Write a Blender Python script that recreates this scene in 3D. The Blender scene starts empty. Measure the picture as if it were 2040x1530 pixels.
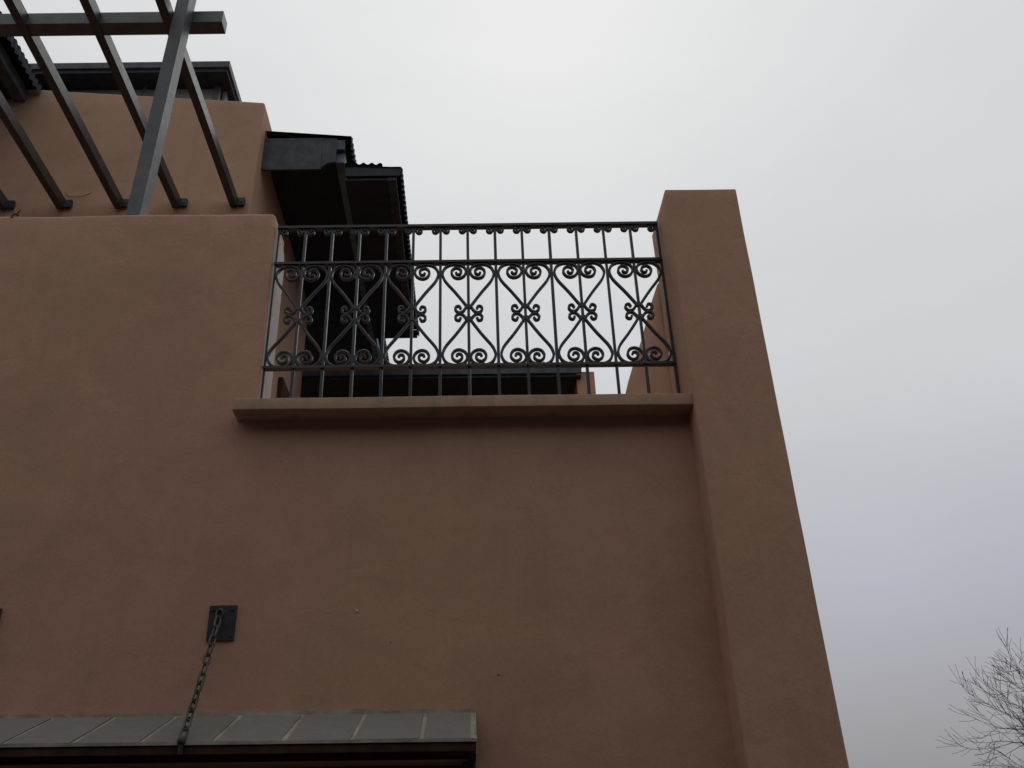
import bpy, bmesh, math, random
from mathutils import Vector, Matrix, noise
S = bpy.context.scene
COL = S.collection
random.seed(7)
R = math.radians

# ------------------------------------------------------------------ camera
cam_d = bpy.data.cameras.new('camera'); cam = bpy.data.objects.new('camera', cam_d); COL.objects.link(cam)
cam.matrix_world = Matrix((
    (0.9999213, 0.0124990, -0.0010587, 0.0),
    (0.0050411, -0.4776973, -0.8785100, -4.2),
    (-0.0114862, 0.8784356, -0.4777228, 1.6),
    (0, 0, 0, 1)))
cam_d.sensor_width = 36; cam_d.lens = 32.294; cam_d.shift_x = 0.0406863
cam_d.clip_start = 0.05; cam_d.clip_end = 3000
S.camera = cam

# ------------------------------------------------------------------ world: heavy overcast
SUN_EL, SUN_AZ = R(52), R(8)          # behind thick cloud, beyond the building
w = bpy.data.worlds.new('World'); S.world = w; w.use_nodes = True
nt = w.node_tree; nt.nodes.clear()
def N(t, typ, **kw):
    n = t.nodes.new(typ)
    for k, v in kw.items(): setattr(n, k, v)
    return n
L = lambda t, a, b: t.links.new(a, b)
out = N(nt, 'ShaderNodeOutputWorld')
sky = N(nt, 'ShaderNodeTexSky', sky_type='NISHITA', sun_disc=False)
sky.sun_elevation = SUN_EL; sky.sun_rotation = SUN_AZ; sky.air_density = 1.5; sky.dust_density = 6
bg1 = N(nt, 'ShaderNodeBackground'); bg1.inputs['Strength'].default_value = 0.05
hsv = N(nt, 'ShaderNodeHueSaturation'); hsv.inputs['Saturation'].default_value = .3; hsv.inputs['Value'].default_value = .05
L(nt, sky.outputs[0], hsv.inputs['Color']); L(nt, hsv.outputs[0], bg1.inputs[0])
tc = N(nt, 'ShaderNodeTexCoord'); sep = N(nt, 'ShaderNodeSeparateXYZ'); L(nt, tc.outputs['Generated'], sep.inputs[0])
ramp = N(nt, 'ShaderNodeValToRGB'); L(nt, sep.outputs['Z'], ramp.inputs[0])
cr = ramp.color_ramp
stops = [(0.0, (.25, .245, .265)), (0.10, (.335, .33, .352)), (0.25, (.465, .472, .525)), (0.45, (.625, .64, .67)),
         (0.65, (.70, .712, .722)), (0.80, (.725, .735, .742)), (1.0, (.74, .748, .755))]
while len(cr.elements) < len(stops): cr.elements.new(.5)
for e, (p, c) in zip(cr.elements, stops): e.position = p; e.color = (*c, 1)
nz = N(nt, 'ShaderNodeTexNoise'); nz.inputs['Scale'].default_value = 1.9; nz.inputs['Detail'].default_value = 5
nz.inputs['Roughness'].default_value = .5; nz.inputs['Distortion'].default_value = .4
mp = N(nt, 'ShaderNodeMapping'); mp.inputs['Scale'].default_value = (1, 1, 2.2)
L(nt, tc.outputs['Generated'], mp.inputs[0]); L(nt, mp.outputs[0], nz.inputs['Vector'])
mr = N(nt, 'ShaderNodeMapRange'); mr.inputs['From Min'].default_value = .3; mr.inputs['From Max'].default_value = .7
mr.inputs['To Min'].default_value = .95; mr.inputs['To Max'].default_value = 1.05
L(nt, nz.outputs[0], mr.inputs[0])
hx = N(nt, 'ShaderNodeMixRGB', blend_type='MULTIPLY'); hx.inputs[0].default_value = 1
L(nt, ramp.outputs[0], hx.inputs[1]); L(nt, mr.outputs[0], hx.inputs[2])
bg2 = N(nt, 'ShaderNodeBackground'); bg2.inputs['Strength'].default_value = .93
L(nt, hx.outputs[0], bg2.inputs[0])
add = N(nt, 'ShaderNodeAddShader'); L(nt, bg1.outputs[0], add.inputs[0]); L(nt, bg2.outputs[0], add.inputs[1])
SKY_ADD = add
L(nt, add.outputs[0], out.inputs[0])

sd = bpy.data.lights.new('sun', 'SUN'); sd.energy = .5; sd.angle = R(60); sd.color = (1, .97, .93)
sun = bpy.data.objects.new('sun', sd); COL.objects.link(sun)
dirv = Vector((math.sin(SUN_AZ) * math.cos(SUN_EL), math.cos(SUN_AZ) * math.cos(SUN_EL), math.sin(SUN_EL)))
sun.rotation_euler = dirv.to_track_quat('Z', 'Y').to_euler()

S.view_settings.view_transform = 'Standard'; S.view_settings.look = 'None'
S.view_settings.exposure = 0; S.view_settings.gamma = 1; S.view_settings.use_curve_mapping = False
S.render.engine = 'CYCLES'
S.cycles.max_bounces = 6

# ------------------------------------------------------------------ materials
def newmat(name):
    m = bpy.data.materials.new(name); m.use_nodes = True
    t = m.node_tree; return m, t, t.nodes['Principled BSDF']
def noise_node(t, scale, detail=4, rough=.55, vec=None, dist=0):
    n = N(t, 'ShaderNodeTexNoise'); n.inputs['Scale'].default_value = scale
    n.inputs['Detail'].default_value = detail; n.inputs['Roughness'].default_value = rough
    n.inputs['Distortion'].default_value = dist
    if vec: L(t, vec, n.inputs['Vector'])
    return n.outputs[0]
def rampn(t, src, a, b, ca, cb):
    r = N(t, 'ShaderNodeValToRGB'); L(t, src, r.inputs[0])
    r.color_ramp.elements[0].position = a; r.color_ramp.elements[1].position = b
    r.color_ramp.elements[0].color = (*ca, 1); r.color_ramp.elements[1].color = (*cb, 1)
    return r.outputs[0]
def mix(t, mode, fac, a, b):
    n = N(t, 'ShaderNodeMixRGB', blend_type=mode)
    if isinstance(fac, float): n.inputs[0].default_value = fac
    else: L(t, fac, n.inputs[0])
    for i, x in ((1, a), (2, b)):
        if isinstance(x, tuple): n.inputs[i].default_value = (*x, 1)
        else: L(t, x, n.inputs[i])
    return n.outputs[0]
def bump(t, bs, h, strength, dist, prev=None):
    b = N(t, 'ShaderNodeBump'); b.inputs['Strength'].default_value = strength; b.inputs['Distance'].default_value = dist
    L(t, h, b.inputs['Height'])
    if prev: L(t, prev, b.inputs['Normal'])
    L(t, b.outputs[0], bs.inputs['Normal']); return b.outputs[0]
def geo_pos(t):
    return N(t, 'ShaderNodeNewGeometry').outputs['Position']

def stucco(name, base, base2, stain, wear=.14):
    m, t, bs = newmat(name); P = geo_pos(t)
    c = rampn(t, noise_node(t, .55, 3, .5, P, .6), .35, .65, base, base2)
    # blotches of the painted render, a metre down to a hand's width
    c = mix(t, 'MULTIPLY', 1.0, c, rampn(t, noise_node(t, 2.2, 7, .62, P, .9), .3, .72, (.87, .86, .86), (1.06, 1.05, 1.04)))
    # rain streaks: stretched vertically
    mpn = N(t, 'ShaderNodeMapping'); mpn.inputs['Scale'].default_value = (7, 7, .45); L(t, P, mpn.inputs[0])
    st = rampn(t, noise_node(t, 1.4, 4, .6, mpn.outputs[0], .2), .52, .74, (0, 0, 0), (1, 1, 1))
    c = mix(t, 'MIX', mix(t, 'MULTIPLY', 1.0, st, (wear, wear, wear)), c, stain)
    # small specks
    c = mix(t, 'MULTIPLY', 1.0, c, rampn(t, noise_node(t, 60, 3, .7, P), .3, .6, (.93, .93, .93), (1.02, 1.02, 1.02)))
    L(t, c, bs.inputs['Base Color'])
    bs.inputs['Roughness'].default_value = .85; bs.inputs['Specular IOR Level'].default_value = .25
    b1 = bump(t, bs, noise_node(t, 5, 4, .55, P, .5), .35, .02)
    bump(t, bs, noise_node(t, 90, 5, .65, P), .35, .003, b1)
    return m
M = {}
M['stucco'] = stucco('brown_stucco', (.485, .302, .203), (.495, .290, .205), (.31, .19, .13))
M['stucco_up'] = stucco('upper_brown_stucco', (.49, .308, .208), (.475, .298, .20), (.30, .185, .13))
M['sill'] = stucco('sill_stucco', (.52, .325, .205), (.42, .28, .19), (.15, .15, .15), .6)

M['reveal'] = stucco('pale_grey_layer', (.60, .56, .53), (.56, .52, .49), (.42, .38, .35))  # paler and greyer than the wall, for one inner face of the opening

def metal(name, col, rough=.38, var=.25, spec=.5, metallic=0.0):
    m, t, bs = newmat(name); P = geo_pos(t)
    lo = tuple(x * (1 - var) for x in col); hi = tuple(x * (1 + var) for x in col)
    L(t, rampn(t, noise_node(t, 9, 5, .65, P), .35, .65, lo, hi), bs.inputs['Base Color'])
    rr = N(t, 'ShaderNodeMapRange'); L(t, noise_node(t, 30, 4, .6, P), rr.inputs[0])
    rr.inputs['To Min'].default_value = rough - .1; rr.inputs['To Max'].default_value = rough + .15
    L(t, rr.outputs[0], bs.inputs['Roughness'])
    bs.inputs['Specular IOR Level'].default_value = spec; bs.inputs['Metallic'].default_value = metallic
    bump(t, bs, noise_node(t, 120, 3, .6, P), .15, .001)
    return m
M['iron'] = metal('black_painted_iron', (.022, .0245, .028), .34, .25, .42)
M['pergola'] = metal('grey_painted_steel', (.068, .073, .078), .42)
M['rafter'] = metal('dark_brown_painted_steel', (.036, .036, .039), .36)
M['roofmetal'] = metal('dark_roof_sheeting', (.021, .026, .037), .6, .3, .3)
M['eavesteel'] = metal('pale_grey_eave_steel', (.17, .20, .24), .5, .3, .4)
M['roofgrey'] = metal('slate_grey_fascia_board', (.05, .055, .065), .55, .4, .3)
M['fasciadark'] = metal('charcoal_fascia_board', (.075, .08, .09), .55, .3, .3)
M['chain'] = metal('weathered_chain_steel', (.07, .072, .062), .5, .5, .5, .3)
M['plate'] = metal('dark_plate_steel', (.030, .030, .036), .5, .3, .4)
M['wood'] = metal('dark_stained_timber', (.05, .022, .013), .65, .35, .2)
M['drip'] = metal('pale_metal_edge', (.30, .29, .26), .5, .3)
M['paint_chip'] = metal('pale_plaster_chip', (.6, .58, .54), .8)
M['mortar'] = metal('pale_mortar', (.33, .30, .24), .9, .3, .2)
m, t, bs = newmat('grey_slate_tile'); P = geo_pos(t)
oi = N(t, 'ShaderNodeObjectInfo').outputs['Random']
c = rampn(t, noise_node(t, 14, 7, .7, P, .6), .3, .7, (.165, .158, .145), (.20, .192, .175))
c = mix(t, 'MULTIPLY', 1.0, c, rampn(t, oi, 0, 1, (.9, .9, .91), (1.06, 1.05, 1.03)))
c = mix(t, 'MIX', rampn(t, noise_node(t, 45, 4, .7, P), .62, .72, (0, 0, 0), (.5, .5, .5)), c, (.07, .065, .05))
L(t, c, bs.inputs['Base Color']); bs.inputs['Roughness'].default_value = .8
bump(t, bs, noise_node(t, 40, 5, .6, P), .5, .004); M['tile'] = m
m, t, bs = newmat('frosted_glazing'); P = geo_pos(t)
L(t, rampn(t, noise_node(t, 2, 3, .5, P), .3, .7, (.27, .275, .265), (.36, .36, .345)), bs.inputs['Base Color'])
bs.inputs['Roughness'].default_value = .35; M['frost'] = m
m, t, bs = newmat('asphalt'); P = geo_pos(t)
L(t, rampn(t, noise_node(t, 30, 6, .7, P), .3, .7, (.04, .04, .042), (.065, .064, .062)), bs.inputs['Base Color'])
bs.inputs['Roughness'].default_value = .9; bump(t, bs, noise_node(t, 150, 3, .6, P), .4, .005); M['asphalt'] = m
m, t, bs = newmat('concrete_paving'); P = geo_pos(t)
L(t, rampn(t, noise_node(t, 6, 6, .7, P), .3, .7, (.06, .056, .052), (.10, .095, .088)), bs.inputs['Base Color'])
bs.inputs['Roughness'].default_value = .9; M['paving'] = m
m, t, bs = newmat('bare_bark'); P = geo_pos(t)
L(t, rampn(t, noise_node(t, 12, 5, .6, P), .3, .7, (.028, .023, .022), (.055, .046, .042)), bs.inputs['Base Color'])
bs.inputs['Roughness'].default_value = .9; M['bark'] = m

# ------------------------------------------------------------------ helpers
def shade(me, ang=35):
    for p in me.polygons: p.use_smooth = True
    me.set_sharp_from_angle(angle=R(ang))
def finish(name, bm, mat, parent=None, smooth=True, loc=None):
    me = bpy.data.meshes.new(name); bmesh.ops.recalc_face_normals(bm, faces=bm.faces[:]); bm.to_mesh(me); bm.free()
    me.materials.append(M[mat])
    if smooth: shade(me)
    o = bpy.data.objects.new(name, me); COL.objects.link(o)
    if parent: o.parent = parent
    if loc: o.location = loc
    return o
def share(src, name, parent, loc):
    o = bpy.data.objects.new(name, src.data); COL.objects.link(o); o.parent = parent; o.location = loc; return o
def thing(name, label, cat, loc=(0, 0, 0), group=None):
    o = bpy.data.objects.new(name, None); COL.objects.link(o); o.location = loc
    o['label'] = label; o['category'] = cat
    if group: o['group'] = group
    return o
def box(bm, x0, x1, y0, y1, z0, z1):
    vs = [bm.verts.new(p) for p in ((x0, y0, z0), (x1, y0, z0), (x1, y1, z0), (x0, y1, z0), (x0, y0, z1), (x1, y0, z1), (x1, y1, z1), (x0, y1, z1))]
    fs = [(0, 3, 2, 1), (4, 5, 6, 7), (0, 1, 5, 4), (1, 2, 6, 5), (2, 3, 7, 6), (3, 0, 4, 7)]
    return [bm.faces.new([vs[i] for i in f]) for f in fs]
def bev(bm, w, seg=2):
    bmesh.ops.bevel(bm, geom=[e for e in bm.edges if len(e.link_faces) == 2 and e.calc_face_angle(0) > R(30)],
                    offset=w, segments=seg, profile=.5, affect='EDGES', clamp_overlap=True)
def bx(name, mat, parent, x0, x1, y0, y1, z0, z1, b=.003, seg=2):
    bm = bmesh.new(); box(bm, x0, x1, y0, y1, z0, z1)
    if b: bev(bm, b, seg)
    return finish(name, bm, mat, parent)
def prism_y(bm, pts, y0, y1):      # polygon in x,z pushed along y
    a = [bm.verts.new((x, y0, z)) for x, z in pts]; b = [bm.verts.new((x, y1, z)) for x, z in pts]
    bm.faces.new(a); bm.faces.new(b[::-1])
    n = len(pts)
    for i in range(n): bm.faces.new((a[i], b[i], b[(i + 1) % n], a[(i + 1) % n]))
def slice_grid(bm, step, axes='xz'):
    for ax in axes:
        k = 'xyz'.index(ax)
        lo = min(v.co[k] for v in bm.verts); hi = max(v.co[k] for v in bm.verts)
        q = lo + step
        while q < hi - .01:
            nrm = Vector((0, 0, 0)); nrm[k] = 1; co = Vector((0, 0, 0)); co[k] = q
            bmesh.ops.bisect_plane(bm, geom=bm.verts[:] + bm.edges[:] + bm.faces[:], plane_co=co, plane_no=nrm)
            q += step
def wobble(bm, amp, freq, seed=0):
    for v in bm.verts:
        p = v.co * freq + Vector((seed * 7.3, seed * 3.1, 0))
        v.co += Vector((noise.noise(p), noise.noise(p + Vector((31, 0, 0))), noise.noise(p + Vector((0, 57, 0))))) * amp
def plaster(name, mat, parent, bm, radius, step=.11, amp=.006, seed=0, axes='xyz'):
    bmesh.ops.recalc_face_normals(bm, faces=bm.faces[:])
    bev(bm, radius, 4); slice_grid(bm, step, axes); wobble(bm, amp, 2.3, seed)
    return finish(name, bm, mat, parent)
def spline(pts, n=6):
    P = [Vector((*p, 0)) for p in pts]; P = [2 * P[0] - P[1]] + P + [2 * P[-1] - P[-2]]; o = []
    for i in range(1, len(P) - 2):
        a, b, c, d = P[i - 1:i + 3]
        for k in range(n):
            s = k / n
            q = .5 * ((2 * b) + (c - a) * s + (2 * a - 5 * b + 4 * c - d) * s * s + (3 * b - a - 3 * c + d) * s ** 3)
            o.append((q.x, q.y))
    o.append((P[-2].x, P[-2].y)); return o
def strip(bm, pts, t, w):          # flat bar bent in the x-z plane, t thick, w wide in y
    rings = []; n = len(pts)
    for i, (x, z) in enumerate(pts):
        a = pts[max(i - 1, 0)]; b = pts[min(i + 1, n - 1)]
        d = Vector((b[0] - a[0], b[1] - a[1])); d.normalize(); nx, nz = -d.y, d.x
        h = t / 2; c = w / 2; e = t * .22
        prof = [(-h + e, -c), (h - e, -c), (h, -c + e), (h, c - e), (h - e, c), (-h + e, c), (-h, c - e), (-h, -c + e)]
        rings.append([bm.verts.new((x + nx * u, v, z + nz * u)) for u, v in prof])
    for r0, r1 in zip(rings, rings[1:]):
        for k in range(8): bm.faces.new((r0[k], r0[(k + 1) % 8], r1[(k + 1) % 8], r1[k]))
    bm.faces.new(rings[0]); bm.faces.new(rings[-1][::-1])
def tube(bm, pts, rad, n=8, closed=False):
    P = [Vector(p) for p in pts]; rings = []; N_ = len(P)
    up = Vector((0, 0, 1)) if abs((P[1] - P[0]).normalized().z) < .9 else Vector((1, 0, 0))
    for i, p in enumerate(P):
        a = P[(i - 1) % N_] if closed else P[max(i - 1, 0)]; b = P[(i + 1) % N_] if closed else P[min(i + 1, N_ - 1)]
        d = (b - a).normalized(); s = d.cross(up)
        if s.length < 1e-4: s = d.orthogonal()
        s.normalize(); u = s.cross(d); up = u
        r = rad[i] if isinstance(rad, list) else rad
        rings.append([bm.verts.new(p + (s * math.cos(k * 2 * math.pi / n) + u * math.sin(k * 2 * math.pi / n)) * r) for k in range(n)])
    prs = list(zip(rings, rings[1:])) + ([(rings[-1], rings[0])] if closed else [])
    for a, b in prs:
        for k in range(n): bm.faces.new((a[k], a[(k + 1) % n], b[(k + 1) % n], b[k]))
    if not closed: bm.faces.new(rings[0][::-1]); bm.faces.new(rings[-1])
def corrugated(name, parent, x0, x1, y0, y1, zf, along, pitch=.076, amp=.010, thick=.0012):
    """wavy sheet; ripples follow one another in the direction `along`"""
    bm = bmesh.new(); lo, hi = (x0, x1) if along == 'x' else (y0, y1)
    n = int((hi - lo) / pitch * 10); other = (y0, y1) if along == 'x' else (x0, x1)
    lay = []
    for dz in (0, -thick * 2):
        g = []
        for i in range(n + 1):
            a = lo + (hi - lo) * i / n; wv = amp * math.sin((a - lo) / pitch * 2 * math.pi)
            row = []
            for b in other:
                x, y = (a, b) if along == 'x' else (b, a)
                row.append(bm.verts.new((x, y, zf(x, y) + wv + dz)))
            g.append(row)
        lay.append(g)
    T, B = lay
    for i in range(n):
        bm.faces.new((T[i][0], T[i + 1][0], T[i + 1][1], T[i][1])); bm.faces.new((B[i][0], B[i][1], B[i + 1][1], B[i + 1][0]))
        for j in (0, 1): bm.faces.new((T[i][j], B[i][j], B[i + 1][j], T[i + 1][j]))
    for i in (0, n): bm.faces.new((T[i][0], T[i][1], B[i][1], B[i][0]))
    return finish(name, bm, 'roofmetal', parent)

def wavy_edge(parent, x, y0, y1, z0, z1, amp=.011, pitch=.076):
    """turned-down corrugated edge sheet, ripples across x"""
    bm = bmesh.new(); n = int((y1 - y0) / pitch * 10); prev = None
    for i in range(n + 1):
        y = y0 + (y1 - y0) * i / n; xx = x + amp * math.sin((y - y0) / pitch * 2 * math.pi)
        cur = [bm.verts.new((xx + dx, y, z)) for dx, z in ((0, z1), (0, z0), (-.003, z0), (-.003, z1))]
        if prev:
            for k in range(4): bm.faces.new((prev[k], prev[(k + 1) % 4], cur[(k + 1) % 4], cur[k]))
        prev = cur
    return finish('eave_flashing', bm, 'roofmetal', parent)

# ------------------------------------------------------------------ ground
def sheet(name, mat, x0, x1, y0, y1, z0, z1):
    bm = bmesh.new(); box(bm, x0, x1, y0, y1, z0, z1); o = finish(name, bm, mat, None, False); o['kind'] = 'structure'; return o
bm = bmesh.new(); vs = [bm.verts.new(p) for p in ((-900, -900, 0), (900, -900, 0), (900, 900, 0), (-900, 900, 0))]; bm.faces.new(vs)
g = finish('ground', bm, 'asphalt', None, False); g['kind'] = 'structure'
sheet('pavement', 'paving', -14, 3.4, -2.6, -.001, .002, .12)

# unseen house added behind the viewer: screens low sky, darkens the front wall
O = bpy.data.objects.new('added_screen_house', None); COL.objects.link(O); O.location = (0, -7.1, 0)
O['label'] = 'plain dark brown house added across the street, unseen, to screen the low sky'; O['category'] = 'house'
bm = bmesh.new()
ox = [-16, -11.5, -9.9, -6, -4.4, -1.0, .6, 4.2, 5.8, 11]
box(bm, -16, 11, -8, -.25, 0, 6.6)
for x0, x1 in zip(ox[::2], ox[1::2]): box(bm, x0, x1, -.249, 0, 0, 6.9)
for x0, x1 in zip(ox[1:-1:2], ox[2::2]): box(bm, x0, x1, -.249, 0, 0, .9); box(bm, x0, x1, -.249, 0, 2.4, 6.9)
finish('wall', bm, 'wood', O, False)
for x0, x1 in zip(ox[1:-1:2], ox[2::2]):
    wn = bx('window', 'plate', O, x0, x1, -.24, -.16, .901, 2.399, 0)
    bx('pane', 'frost', wn, x0 + .06, (x0 + x1) / 2 - .03, -.159, -.15, .96, 2.34, 0); bx('pane', 'frost', wn, (x0 + x1) / 2 + .03, x1 - .06, -.159, -.15, .96, 2.34, 0)

# ------------------------------------------------------------------ the brown stucco house
H = thing('stucco_house', 'brown rendered house with roof terrace, tapering upper block and black corrugated roofs', 'house')
XL, XR, ZT, ZS, TH = -1.106, 1.113, 5.037, 3.735, .29
bm = bmesh.new()
prism_y(bm, [(-7, .12), (-4.2, .12), (-4.2, 2.06), (-.022, 2.06), (-.022, .12), (XR + .08, .12), (XR + .08, ZS), (XL + .0, ZS), (XL - .004, ZT), (-7, ZT + .01)], 0, TH)
front = plaster('front_wall', 'stucco', H, bm, .028, .12, .007, 1, 'xz')
bm = bmesh.new(); box(bm, XR + .002, 1.520, -.16, .262, .12, 5.032)
for v in bm.verts:
    if v.co.x > 1.4: v.co.x += (5.03 - v.co.z) * .003
plaster('corner_pillar', 'stucco', H, bm, .010, .11, .005, 2)
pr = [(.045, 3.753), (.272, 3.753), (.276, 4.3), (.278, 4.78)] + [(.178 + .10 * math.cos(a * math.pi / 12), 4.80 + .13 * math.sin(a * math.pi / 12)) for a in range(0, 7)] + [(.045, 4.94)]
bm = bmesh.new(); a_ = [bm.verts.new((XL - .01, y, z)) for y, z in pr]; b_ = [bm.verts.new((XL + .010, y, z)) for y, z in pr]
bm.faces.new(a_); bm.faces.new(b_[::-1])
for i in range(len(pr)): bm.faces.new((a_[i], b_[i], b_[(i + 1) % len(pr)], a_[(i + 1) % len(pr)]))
finish('reveal', bm, 'reveal', H)['label'] = 'thin pale grey layer on the inner face of the opening'
bm = bmesh.new(); box(bm, -1.188, XR + .003, -.122, -.001 + .2, 3.688, 3.752)
plaster('sill', 'sill', H, bm, .004, .09, .0025, 3, 'x')
# body of the house below and behind the terrace
bm = bmesh.new(); box(bm, -7, 1.111, .292, 2.2, 3.45, 3.70); finish('terrace_floor', bm, 'stucco', H, False)
bm = bmesh.new(); prism_y(bm, [(0.262, 3.3), (9.0, 3.3), (9.0, 4.60), (0.262, 4.70)], 0, .36)   # (y,z) profile, turned below
for v in bm.verts: v.co = Vector((1.114 + v.co.y, v.co.x + .002, v.co.z))
plaster('side_parapet', 'stucco', H, bm, .02, .2, .008, 4, 'yz')
bx('side_wall', 'stucco', H, 1.12, 1.47, .264, 9.0, .12, 3.299, .0)
bx('back_wall', 'stucco', H, -7, 1.119, 8.7, 9.0, .12, 3.4, 0)
# upper block: front top edge falls to the right
XB = -1.918
bm = bmesh.new(); prism_y(bm, [(-7, 3.5), (XB, 3.5), (XB, 8.165), (-4.125, 8.375), (-7, 8.64)], 2.2, 5.03)
plaster('upper_block', 'stucco_up', H, bm, .022, .22, .008, 5, 'xz')
# door in its side wall, under the black roof
dr = bx('terrace_door', 'wood', H, XB + .004, XB + .05, 3.86, 4.86, 3.705, 6.09, .004)
bx('handle', 'plate', dr, XB + .05, XB + .10, 4.70, 4.73, 4.72, 4.86, .004)

# roof lantern above the block
rl = bx('lantern_roof', 'fasciadark', H, -6.9, -2.44, 2.55, 4.2, 9.035, 9.115, .006)
rf = bx('soffit', 'roofmetal', rl, -6.88, -2.46, 2.57, 4.18, 8.985, 9.034, 0)
for i, x0 in enumerate((-6.6, -5.6, -4.6, -3.6)):
    gz = bx('window', 'frost', H, x0 + .01, x0 + .99, 2.80, 2.83, 8.0, 8.984, 0)
    bx('frame', 'fasciadark', gz, x0 - .012, x0 + .012, 2.785, 2.835, 8.0, 8.984, .002)
bx('lantern_post', 'pergola', H, -2.635, -2.565, 2.74, 2.79, 7.9, 8.984, .004)
bx('lantern_side_panel', 'frost', H, -2.563, -2.53, 2.835, 4.1, 7.9, 8.984, 0)
sw = finish('window_stay', (lambda b: (tube(b, [(-3.32, 2.72, 8.97), (-3.35, 2.60, 8.60)], .012, 6), b)[1])(bmesh.new()), 'plate', H)

# black corrugated roofs over the side of the terrace
r1 = corrugated('upper_corrugated_roof', H, XB + .004, -1.09, 2.33, 8.9, lambda x, y: 7.885 - (x - XB) * .10, 'y')
corrugated('sheet', r1, -4.6, XB - .0, 5.04, 8.9, lambda x, y: 7.885 - (x - XB) * .10, 'y')
fb = bx('fascia_board', 'roofgrey', r1, XB + .006, -1.36, 2.345, 2.37, 7.415, 7.80, .004)
bm = bmesh.new(); prism_y(bm, [(-1.358, 7.80), (-1.358, 7.44), (-1.30, 7.49), (-1.225, 7.50), (-1.225, 7.79)], 2.347, 2.372)
finish('fascia_end', bm, 'roofgrey', r1)
bx('eave_beam', 'eavesteel', r1, -1.235, -1.150, 2.40, 8.8, 7.54, 7.66, .004)
bx('beam_end_cap', 'fasciadark', r1, -1.29, -1.149, 2.352, 2.399, 7.66, 7.775, .004)
bx('ceiling', 'roofmetal', r1, XB + .006, -1.236, 2.40, 8.8, 7.665, 7.685, 0)
bx('ceiling', 'roofmetal', r1, -4.5, XB - .002, 5.05, 8.8, 7.665, 7.685, 0)
for k in range(7): bx('purlin', 'roofmetal', r1, -1.149, -1.10, 2.8 + k * .85, 2.86 + k * .85, 7.715, 7.765, 0)
r2 = corrugated('lower_corrugated_roof', H, -1.085, -.565, 2.24, 5.07, lambda x, y: 7.375 - (x + 1.14) * .05, 'y')
bx('eave_beam', 'roofgrey', r2, -.69, -.615, 2.27, 5.03, 7.215, 7.30, .004)
bx('fascia_board', 'roofmetal', r2, -1.08, -.575, 2.25, 2.268, 7.255, 7.36, .003)
bx('ceiling', 'roofmetal', r2, -1.08, -.691, 2.27, 5.03, 7.22, 7.24, 0)
bx('fascia_board', 'roofmetal', r2, -1.08, -.575, 5.034, 5.055, 7.23, 7.33, .003)
# roof at the far left over the terrace
wavy_edge(r1, -1.088, 2.33, 8.9, 7.70, 7.79)
wavy_edge(r2, -.563, 2.24, 5.07, 7.26, 7.335)
corrugated('edge_sheet', r2, -1.085, -.74, 2.232, 2.7, lambda x, y: 7.392 - (x + 1.14) * .03, 'x', .076, .012)
r1.location = (0, 0, .042); r2.location = (-.032, 0, .028)
r4 = corrugated('left_corrugated_roof', H, -6.6, -4.09, -.2, 2.9, lambda x, y: 8.40 - (x + 4.09) * .12, 'y')
wavy_edge(r4, -4.088, -.2, 2.18, 8.29, 8.385)
bx('eave_beam', 'fasciadark', r4, -4.31, -4.20, -.15, 2.19, 8.20, 8.33, .004)
bx('ceiling', 'roofmetal', r4, -6.5, -4.311, -.15, 2.19, 8.24, 8.26, 0)

# dark doorway below the canopy
dw = bx('doorway_door', 'wood', H, -4.19, -.03, .18, .22, .125, 2.055, 0)
for k in range(20): bx('plank', 'wood', dw, -4.18 + k * .206, -4.18 + k * .206 + .198, .155, .179, .13, 2.05, .004)
bx('door_frame', 'plate', H, -.048, .006, -.028, -.004, .125, 2.052, .004)
# little marks on the render
def dot(name, mat, x, z, r, parent, y=-.004):
    bm = bmesh.new(); bmesh.ops.create_uvsphere(bm, u_segments=8, v_segments=5, radius=r)
    for v in bm.verts: v.co.y *= .4; v.co.x *= 1 + .3 * math.sin(v.co.z * 900)
    o = finish(name, bm, mat, parent, True, (x, y, z)); return o
dot('screw_hole', 'plate', .113, 2.411, .0042, front)
dot('plaster_chip', 'paint_chip', -.529, 2.706, .006, front)
dot('screw_hole', 'plate', -.37, 2.56, .003, front)
bm = bmesh.new(); tube(bm, [(-2.64, -.0, 5.02), (-2.635, .0, 5.045), (-2.62, .01, 5.05), (-2.61, .01, 5.04)], .006, 6); tube(bm, [(-2.62, .01, 5.05), (-2.60, .0, 5.075)], .004, 6)
finish('wire_hook', bm, 'plate', H)
bm = bmesh.new(); tube(bm, [(x, 2.185, z) for x, z in ((-3.60, 7.07), (-3.56, 7.03), (-3.50, 7.02), (-3.42, 7.03), (-3.36, 7.07))], .003, 6)
finish('loose_wire', bm, 'wood', H)

# ------------------------------------------------------------------ far wing with its own lean-to roof
F = thing('rear_outbuilding', 'low brown outbuilding with black corrugated lean-to roof, seen behind the railing balusters', 'outbuilding', (0, 5, 0))
fr = corrugated('lean_to_roof', F, -2.2, 1.318, -.02, 1.6, lambda x, y: 6.865 + y * .10, 'x')
bx('fascia_board', 'fasciadark', fr, -2.2, 1.29, .0, .025, 6.735, 6.85, .004)
bx('soffit', 'roofmetal', fr, -2.2, 1.285, .026, 1.5, 6.70, 6.72, 0)
bm = bmesh.new(); box(bm, 1.24, 1.448, .10, .6, 3.3, 6.80); bev(bm, .012, 3); finish('wall', bm, 'stucco', F)
bx('back_wall', 'stucco', F, -2.2, 1.24, 1.3, 1.6, 3.3, 6.69, 0)

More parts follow.
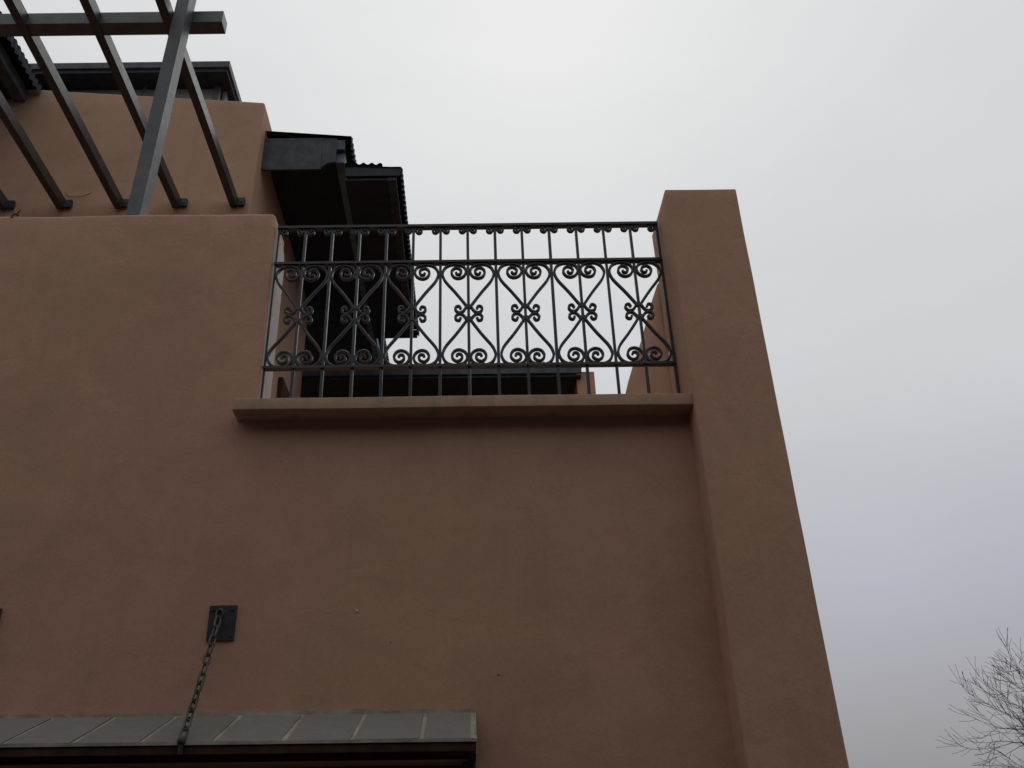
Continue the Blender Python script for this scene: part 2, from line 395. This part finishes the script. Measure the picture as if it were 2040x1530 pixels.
# ------------------------------------------------------------------ balcony railing
RY = .06
A = thing('balcony_railing', 'black wrought iron balcony railing with heart scrolls between brown wall and pillar', 'railing', (0, RY, 0))
n_sp = 14; X0, X1 = -1.094, 1.098; SP = (X1 - X0) / n_sp
def rail(zl, h, w): return bx('rail', 'iron', A, X0 - .006, X1 + .006, -w / 2, w / 2, zl, zl + h, .0025)
Z_TOP, Z_MID, Z_LOW = 4.951, 4.695, 4.018
rail(Z_TOP, .016, .040); rail(Z_MID, .015, .040); rail(Z_LOW, .014, .038)
def bal(z0, z1, w):
    bm = bmesh.new(); box(bm, -w / 2, w / 2, -w / 2, w / 2, z0, z1); bev(bm, .0018, 2); return bm
first = None
for i in range(1, n_sp):
    if first is None: first = finish('baluster', bal(3.74, Z_TOP, .0155), 'iron', A, True, (X0 + i * SP, 0, 0)); first.rotation_euler.z = R(2)
    else:
        o = share(first, 'baluster', A, (X0 + i * SP + random.uniform(-.0012, .0012), 0, 0)); o.rotation_euler.z = R(random.uniform(-5, 5))
for x in (X0, X1): finish('end_post', bal(3.74, Z_TOP, .016), 'plate', A, True, (x, 0, 0))
big = [(722,938),(738,914),(764,920),(772,945),(750,970),(715,970),(688,948),(672,915),(690,885),(770,785),(850,695),(880,645),(888,600),(868,555),(830,528),(780,518),(725,525),(685,545),(667,580),(675,615),(700,640),(740,652),(780,640),(803,605),(795,572),(765,552),(730,560),(712,585),(725,612),(752,612),(762,595)]
ZC = 4.359
def mkscroll(sx, sz):
    bm = bmesh.new(); pts = [(sx * (x - 648) * .000596, sz * (980 - y) * .000712) for x, y in big]
    strip(bm, spline(pts, 5), .0135, .023); return bm
small = [(9,176),(20,203),(42,228),(66,224),(76,204),(66,186),(48,192),(49,208)]
def mkcurl(sx):
    bm = bmesh.new(); pts = [(sx * x * .00062, -(y - 178) * .00074) for x, y in small]
    strip(bm, spline(pts, 5), .0125, .021); return bm
protos = {}
for i in range(1, n_sp, 2):
    for sx in (1, -1):
        for sz in (1, -1):
            loc = (X0 + i * SP, 0, ZC)
            if (sx, sz) not in protos: protos[sx, sz] = finish('scroll', mkscroll(sx, sz), 'iron', A, True, loc)
            else:
                o = share(protos[sx, sz], 'scroll', A, loc); o.rotation_euler.y = R(random.uniform(-.8, .8)); o.location.z += random.uniform(-.0015, .0015)
cl0 = None
for i in range(1, n_sp, 2):          # welded collars where the scrolls meet the bar
    for dz in (.043, -.036):
        loc = (X0 + i * SP, 0, ZC + dz)
        if cl0 is None:
            bm = bmesh.new(); box(bm, -.0135, .0135, -.0105, .0105, -.010, .010); bev(bm, .005, 2); cl0 = finish('collar', bm, 'iron', A, True, loc)
        else:
            o = share(cl0, 'collar', A, loc); o.rotation_euler.y = R(random.uniform(-12, 12)); o.scale = (random.uniform(.85, 1.15), 1, random.uniform(.8, 1.25))
cp = {}
for i in range(0, n_sp + 1):
    for sx in (1, -1):
        if (i == 0 and sx < 0) or (i == n_sp and sx > 0): continue
        loc = (X0 + i * SP, 0, Z_TOP)
        if sx not in cp: cp[sx] = finish('curl', mkcurl(sx), 'iron', A, True, loc)
        else:
            o = share(cp[sx], 'curl', A, loc); o.rotation_euler.y = R(random.uniform(-3, 3))
for x, s in ((XL + .004, 1), (XR - .004, -1)):
    for z in (4.905, 4.41, 4.06):
        bm = bmesh.new(); bmesh.ops.create_cone(bm, cap_ends=True, segments=6, radius1=.008, radius2=.006, depth=.012)
        bmesh.ops.rotate(bm, verts=bm.verts, matrix=Matrix.Rotation(math.pi / 2, 3, 'Y'))
        finish('bolt', bm, 'iron', A, True, (x, .075, z))

# ------------------------------------------------------------------ pergola
Pg = thing('steel_pergola', 'grey steel pergola with tall post, cross beam and slanting dark rafters on the terrace', 'pergola', (0, 0, 0))
bx('front_beam', 'pergola', Pg, -7, -1.692, .205, .312, 6.893, 7.00, .004)
for k, x in enumerate([-2.098 - .511 * j for j in range(8)]):
    r_ = bx('rafter', 'rafter', Pg, x, x + .062, -1.1, 2.19, 6.885, 6.985, .004)
    b_ = bx('bracket', 'plate', r_, x + .063, x + .125, 2.165, 2.192, 6.895, 6.975, .003)
    bx('bolt', 'chain', b_, x + .088, x + .102, 2.157, 2.166, 6.925, 6.940, .002)
bm = bmesh.new(); box(bm, -2.022, -1.937, .085, .195, 5.0, 7.75)
for v in bm.verts: v.co.x += (v.co.z - 5.1) * .022
bev(bm, .005, 2); finish('post', bm, 'pergola', Pg)

# ------------------------------------------------------------------ canopy of tiles
K = thing('tiled_canopy', 'sloping grey slate tile canopy with dark edge board, hung by a chain from the wall', 'canopy', (0, 0, 0))
SL = math.atan2(.150, .455)
def canopy_pt(u):  # u = distance from the wall, height of the slab top
    return 2.262 - u * .174 / .455
def slab(name, mat, x0, x1, u0, u1, dz0, dz1, b=.003, jig=0):
    bm = bmesh.new()
    pts = [(-u0, canopy_pt(u0) + dz1), (-u1, canopy_pt(u1) + dz1), (-u1, canopy_pt(u1) + dz0), (-u0, canopy_pt(u0) + dz0)]
    a = [bm.verts.new((x0, y, z)) for y, z in pts]; c_ = [bm.verts.new((x1, y, z)) for y, z in pts]
    bm.faces.new(a); bm.faces.new(c_[::-1])
    for i in range(4): bm.faces.new((a[i], c_[i], c_[(i + 1) % 4], a[(i + 1) % 4]))
    if jig:
        for v in bm.verts: v.co += Vector((random.uniform(-jig, jig), 0, random.uniform(-jig * .4, jig * .4)))
    if b: bev(bm, b, 2)
    return finish(name, bm, mat, K)
slab('mortar_bed', 'mortar', -4.3, .006, .002, .452, -.03, -.0045, 0)
edges = [-.004, -.205, -.468, -.735, -1.005, -1.285, -1.548, -1.815, -2.08, -2.35, -2.62, -2.89, -3.16, -3.43, -3.70, -3.97, -4.24]
for a, b in zip(edges, edges[1:]):
    slab('tile', 'tile', b + random.uniform(.008, .012), a - random.uniform(.008, .012), random.uniform(.028, .04), .446, -.02, random.uniform(-.001, .002), .003, .0025)
bm = bmesh.new(); box(bm, -4.3, .004, -.016, -.0, 2.246, 2.268); slice_grid(bm, .035, 'x')
for v in bm.verts:
    v.co.y -= .007 * noise.noise(v.co * 9) if v.co.y < -.005 else 0; v.co.z += .009 * noise.noise(Vector((v.co.x * 7, 3, 0))) + .004 * noise.noise(Vector((v.co.x * 25, 9, 0)))
finish('mortar_fillet', bm, 'mortar', K)
bx('drip_edge', 'drip', K, -4.3, .008, -.459, -.4535, 2.078, 2.090, .0015)
bx('edge_board', 'wood', K, -4.3, .009, -.4525, -.425, 2.045, 2.0775, .003)
bx('end_board', 'wood', K, -.018, .008, -.424, -.003, 2.053, 2.075, .003)
bx('soffit_board', 'wood', K, -4.3, -.019, -.424, -.0305, 2.062, 2.074, 0)
slab('end_strip', 'drip', .0065, .011, .002, .452, -.05, -.002, .001)

# ------------------------------------------------------------------ chains
def link_bm():
    bm = bmesh.new(); pts = []; a, r = .0155, .0135
    for k in range(16):
        th = k * 2 * math.pi / 16; pts.append((r * math.cos(th), 0, r * math.sin(th) + (a if math.sin(th) >= 0 else -a)))
    tube(bm, pts, .0052, 6, True); return bm
lk = None
def chain_set(x, label, group, dx):
    global lk
    t_ = thing('wall_chain', label, 'chain', (x, 0, 2.578), group)
    bm = bmesh.new(); box(bm, -.062, .062, -.010, .004, 0, .158); bev(bm, .006, 3)
    finish('wall_plate', bm, 'plate', t_)
    for sx in (-.045, .045):
        for z in (.02, .138):
            b2 = bmesh.new(); bmesh.ops.create_cone(b2, cap_ends=True, segments=6, radius1=.007, radius2=.006, depth=.006)
            bmesh.ops.rotate(b2, verts=b2.verts, matrix=Matrix.Rotation(math.pi / 2, 3, 'X')); finish('bolt', b2, 'plate', t_, True, (sx, -.013, z))
    bm = bmesh.new(); tube(bm, [(-.012 + .016 * math.cos(k * math.pi / 6), -.018 - .004 * math.sin(k), .118 + .02 * math.sin(k * math.pi / 6)) for k in range(12)], .0045, 6, True)
    finish('ring', bm, 'chain', t_)
    p0 = Vector((-.012, -.024, .098)); p1 = Vector((dx, -.452, 2.105 - 2.578)); d = p1 - p0; n = 13
    for k in range(n):
        s = (k + .5) / n; p = p0 + d * s; p.z -= .022 * math.sin(math.pi * s)
        dd = (d + Vector((0, 0, -.07 * math.cos(math.pi * s)))).normalized()
        q = dd.to_track_quat('Z', 'X')
        if lk is None: o = finish('link', link_bm(), 'chain', t_); lk = o
        else: o = bpy.data.objects.new('link', lk.data); COL.objects.link(o); o.parent = t_
        o.location = p; o.rotation_mode = 'QUATERNION'
        from mathutils import Quaternion
        o.rotation_quaternion = q @ Quaternion((0, 0, 1), R(35 + 90 * (k % 2) + random.uniform(-12, 12)))
        ln = d.length / n / (.031 + .027 - .0104)
        o.scale = (1, 1, ln)
    bm = bmesh.new(); bmesh.ops.create_uvsphere(bm, u_segments=12, v_segments=8, radius=.017)
    finish('eye_bolt', bm, 'plate', t_, True, (dx, -.462, 2.092 - 2.578))
    bm = bmesh.new(); tube(bm, [(dx, -.462, -.50), (dx, -.462, -.535)], .010, 8); finish('shank', bm, 'plate', t_)
chain_set(-1.142, 'steel chain from a black wall plate down to the tiled canopy edge', 'chains holding the canopy', .022)
chain_set(-2.226, 'chain at the far left, only the edge of its black wall plate showing', 'chains holding the canopy', .022 - .30)

# ------------------------------------------------------------------ bare tree
rt = random.Random(21)
T = thing('bare_tree', 'leafless winter tree with fine upswept twigs at the lower right against grey sky', 'tree', (16.35, 15.8, 0))
def mesh_from(name, chunks):
    vs = []; fs = []
    for pts, rads, n in chunks:
        base = len(vs); P = [Vector(p) for p in pts]
        for i, p in enumerate(P):
            d = (P[min(i + 1, len(P) - 1)] - P[max(i - 1, 0)]).normalized(); s = d.orthogonal().normalized(); u = d.cross(s)
            for k in range(n):
                a = k * 2 * math.pi / n; vs.append(tuple(p + (s * math.cos(a) + u * math.sin(a)) * max(.0045, rads[i] * 1.5)))
        for i in range(len(P) - 1):
            for k in range(n):
                a = base + i * n + k; b = base + i * n + (k + 1) % n; fs.append((a, b, b + n, a + n))
    me = bpy.data.meshes.new(name); me.from_pydata(vs, [], fs); me.materials.append(M['bark'])
    for p in me.polygons: p.use_smooth = True
    o = bpy.data.objects.new(name, me); COL.objects.link(o); o.parent = T; return o
trunk, crown = [], []
def grow(p, d, ln, r, lev):
    steps = 5 if lev < 3 else 4; pts = [p.copy()]; rads = [r]; r1 = r * (.62 if lev < 5 else .4)
    kids = []
    for i in range(steps):
        d = (d + Vector((rt.gauss(0, 1), rt.gauss(0, 1), rt.gauss(0, 1))) * .10 + Vector((0, 0, .045 if lev > 1 else 0))).normalized()
        p = p + d * ln / steps; pts.append(p.copy()); f = (i + 1) / steps; rr = r + (r1 - r) * f; rads.append(rr)
        if lev >= 1 and i >= 1 and lev < 7: kids.append((p.copy(), d.copy(), rr))
    (trunk if lev < 2 else crown).append((pts, rads, 7 if lev < 2 else (5 if lev < 4 else 3)))
    if lev >= 7: return
    for q in range(2 if lev else 5):
        ax = Vector((rt.gauss(0, 1), rt.gauss(0, 1), rt.gauss(0, .6))); ax = (ax - d * ax.dot(d)).normalized()
        ang = rt.uniform(.25, .5) if lev else rt.uniform(.5, 1.0)
        grow(p, (d * math.cos(ang) + ax * math.sin(ang)).normalized(), ln * rt.uniform(.68, .88), r1 * rt.uniform(.7, .95), lev + 1)
    for (kp, kd, kr) in kids:
        if rt.random() < .8:
            ax = Vector((rt.gauss(0, 1), rt.gauss(0, 1), rt.gauss(0, .6))); ax = (ax - kd * ax.dot(kd)).normalized(); ang = rt.uniform(.5, .95)
            grow(kp, (kd * math.cos(ang) + ax * math.sin(ang)).normalized(), ln * rt.uniform(.5, .75), kr * .55, lev + 1 if lev < 4 else max(6, lev + 1))
T.scale = (.97, .97, 1.0)
grow(Vector((0, 0, 0)), Vector((0, 0, 1)), 2.05, .17, 0)
mesh_from('trunk', trunk); mesh_from('crown', crown)
zs = [v.co.z for v in T.children[1].data.vertices]; xs = [v.co.x for v in T.children[1].data.vertices]
print('crown', len(crown), 'z', max(zs), 'x', min(xs), max(xs))
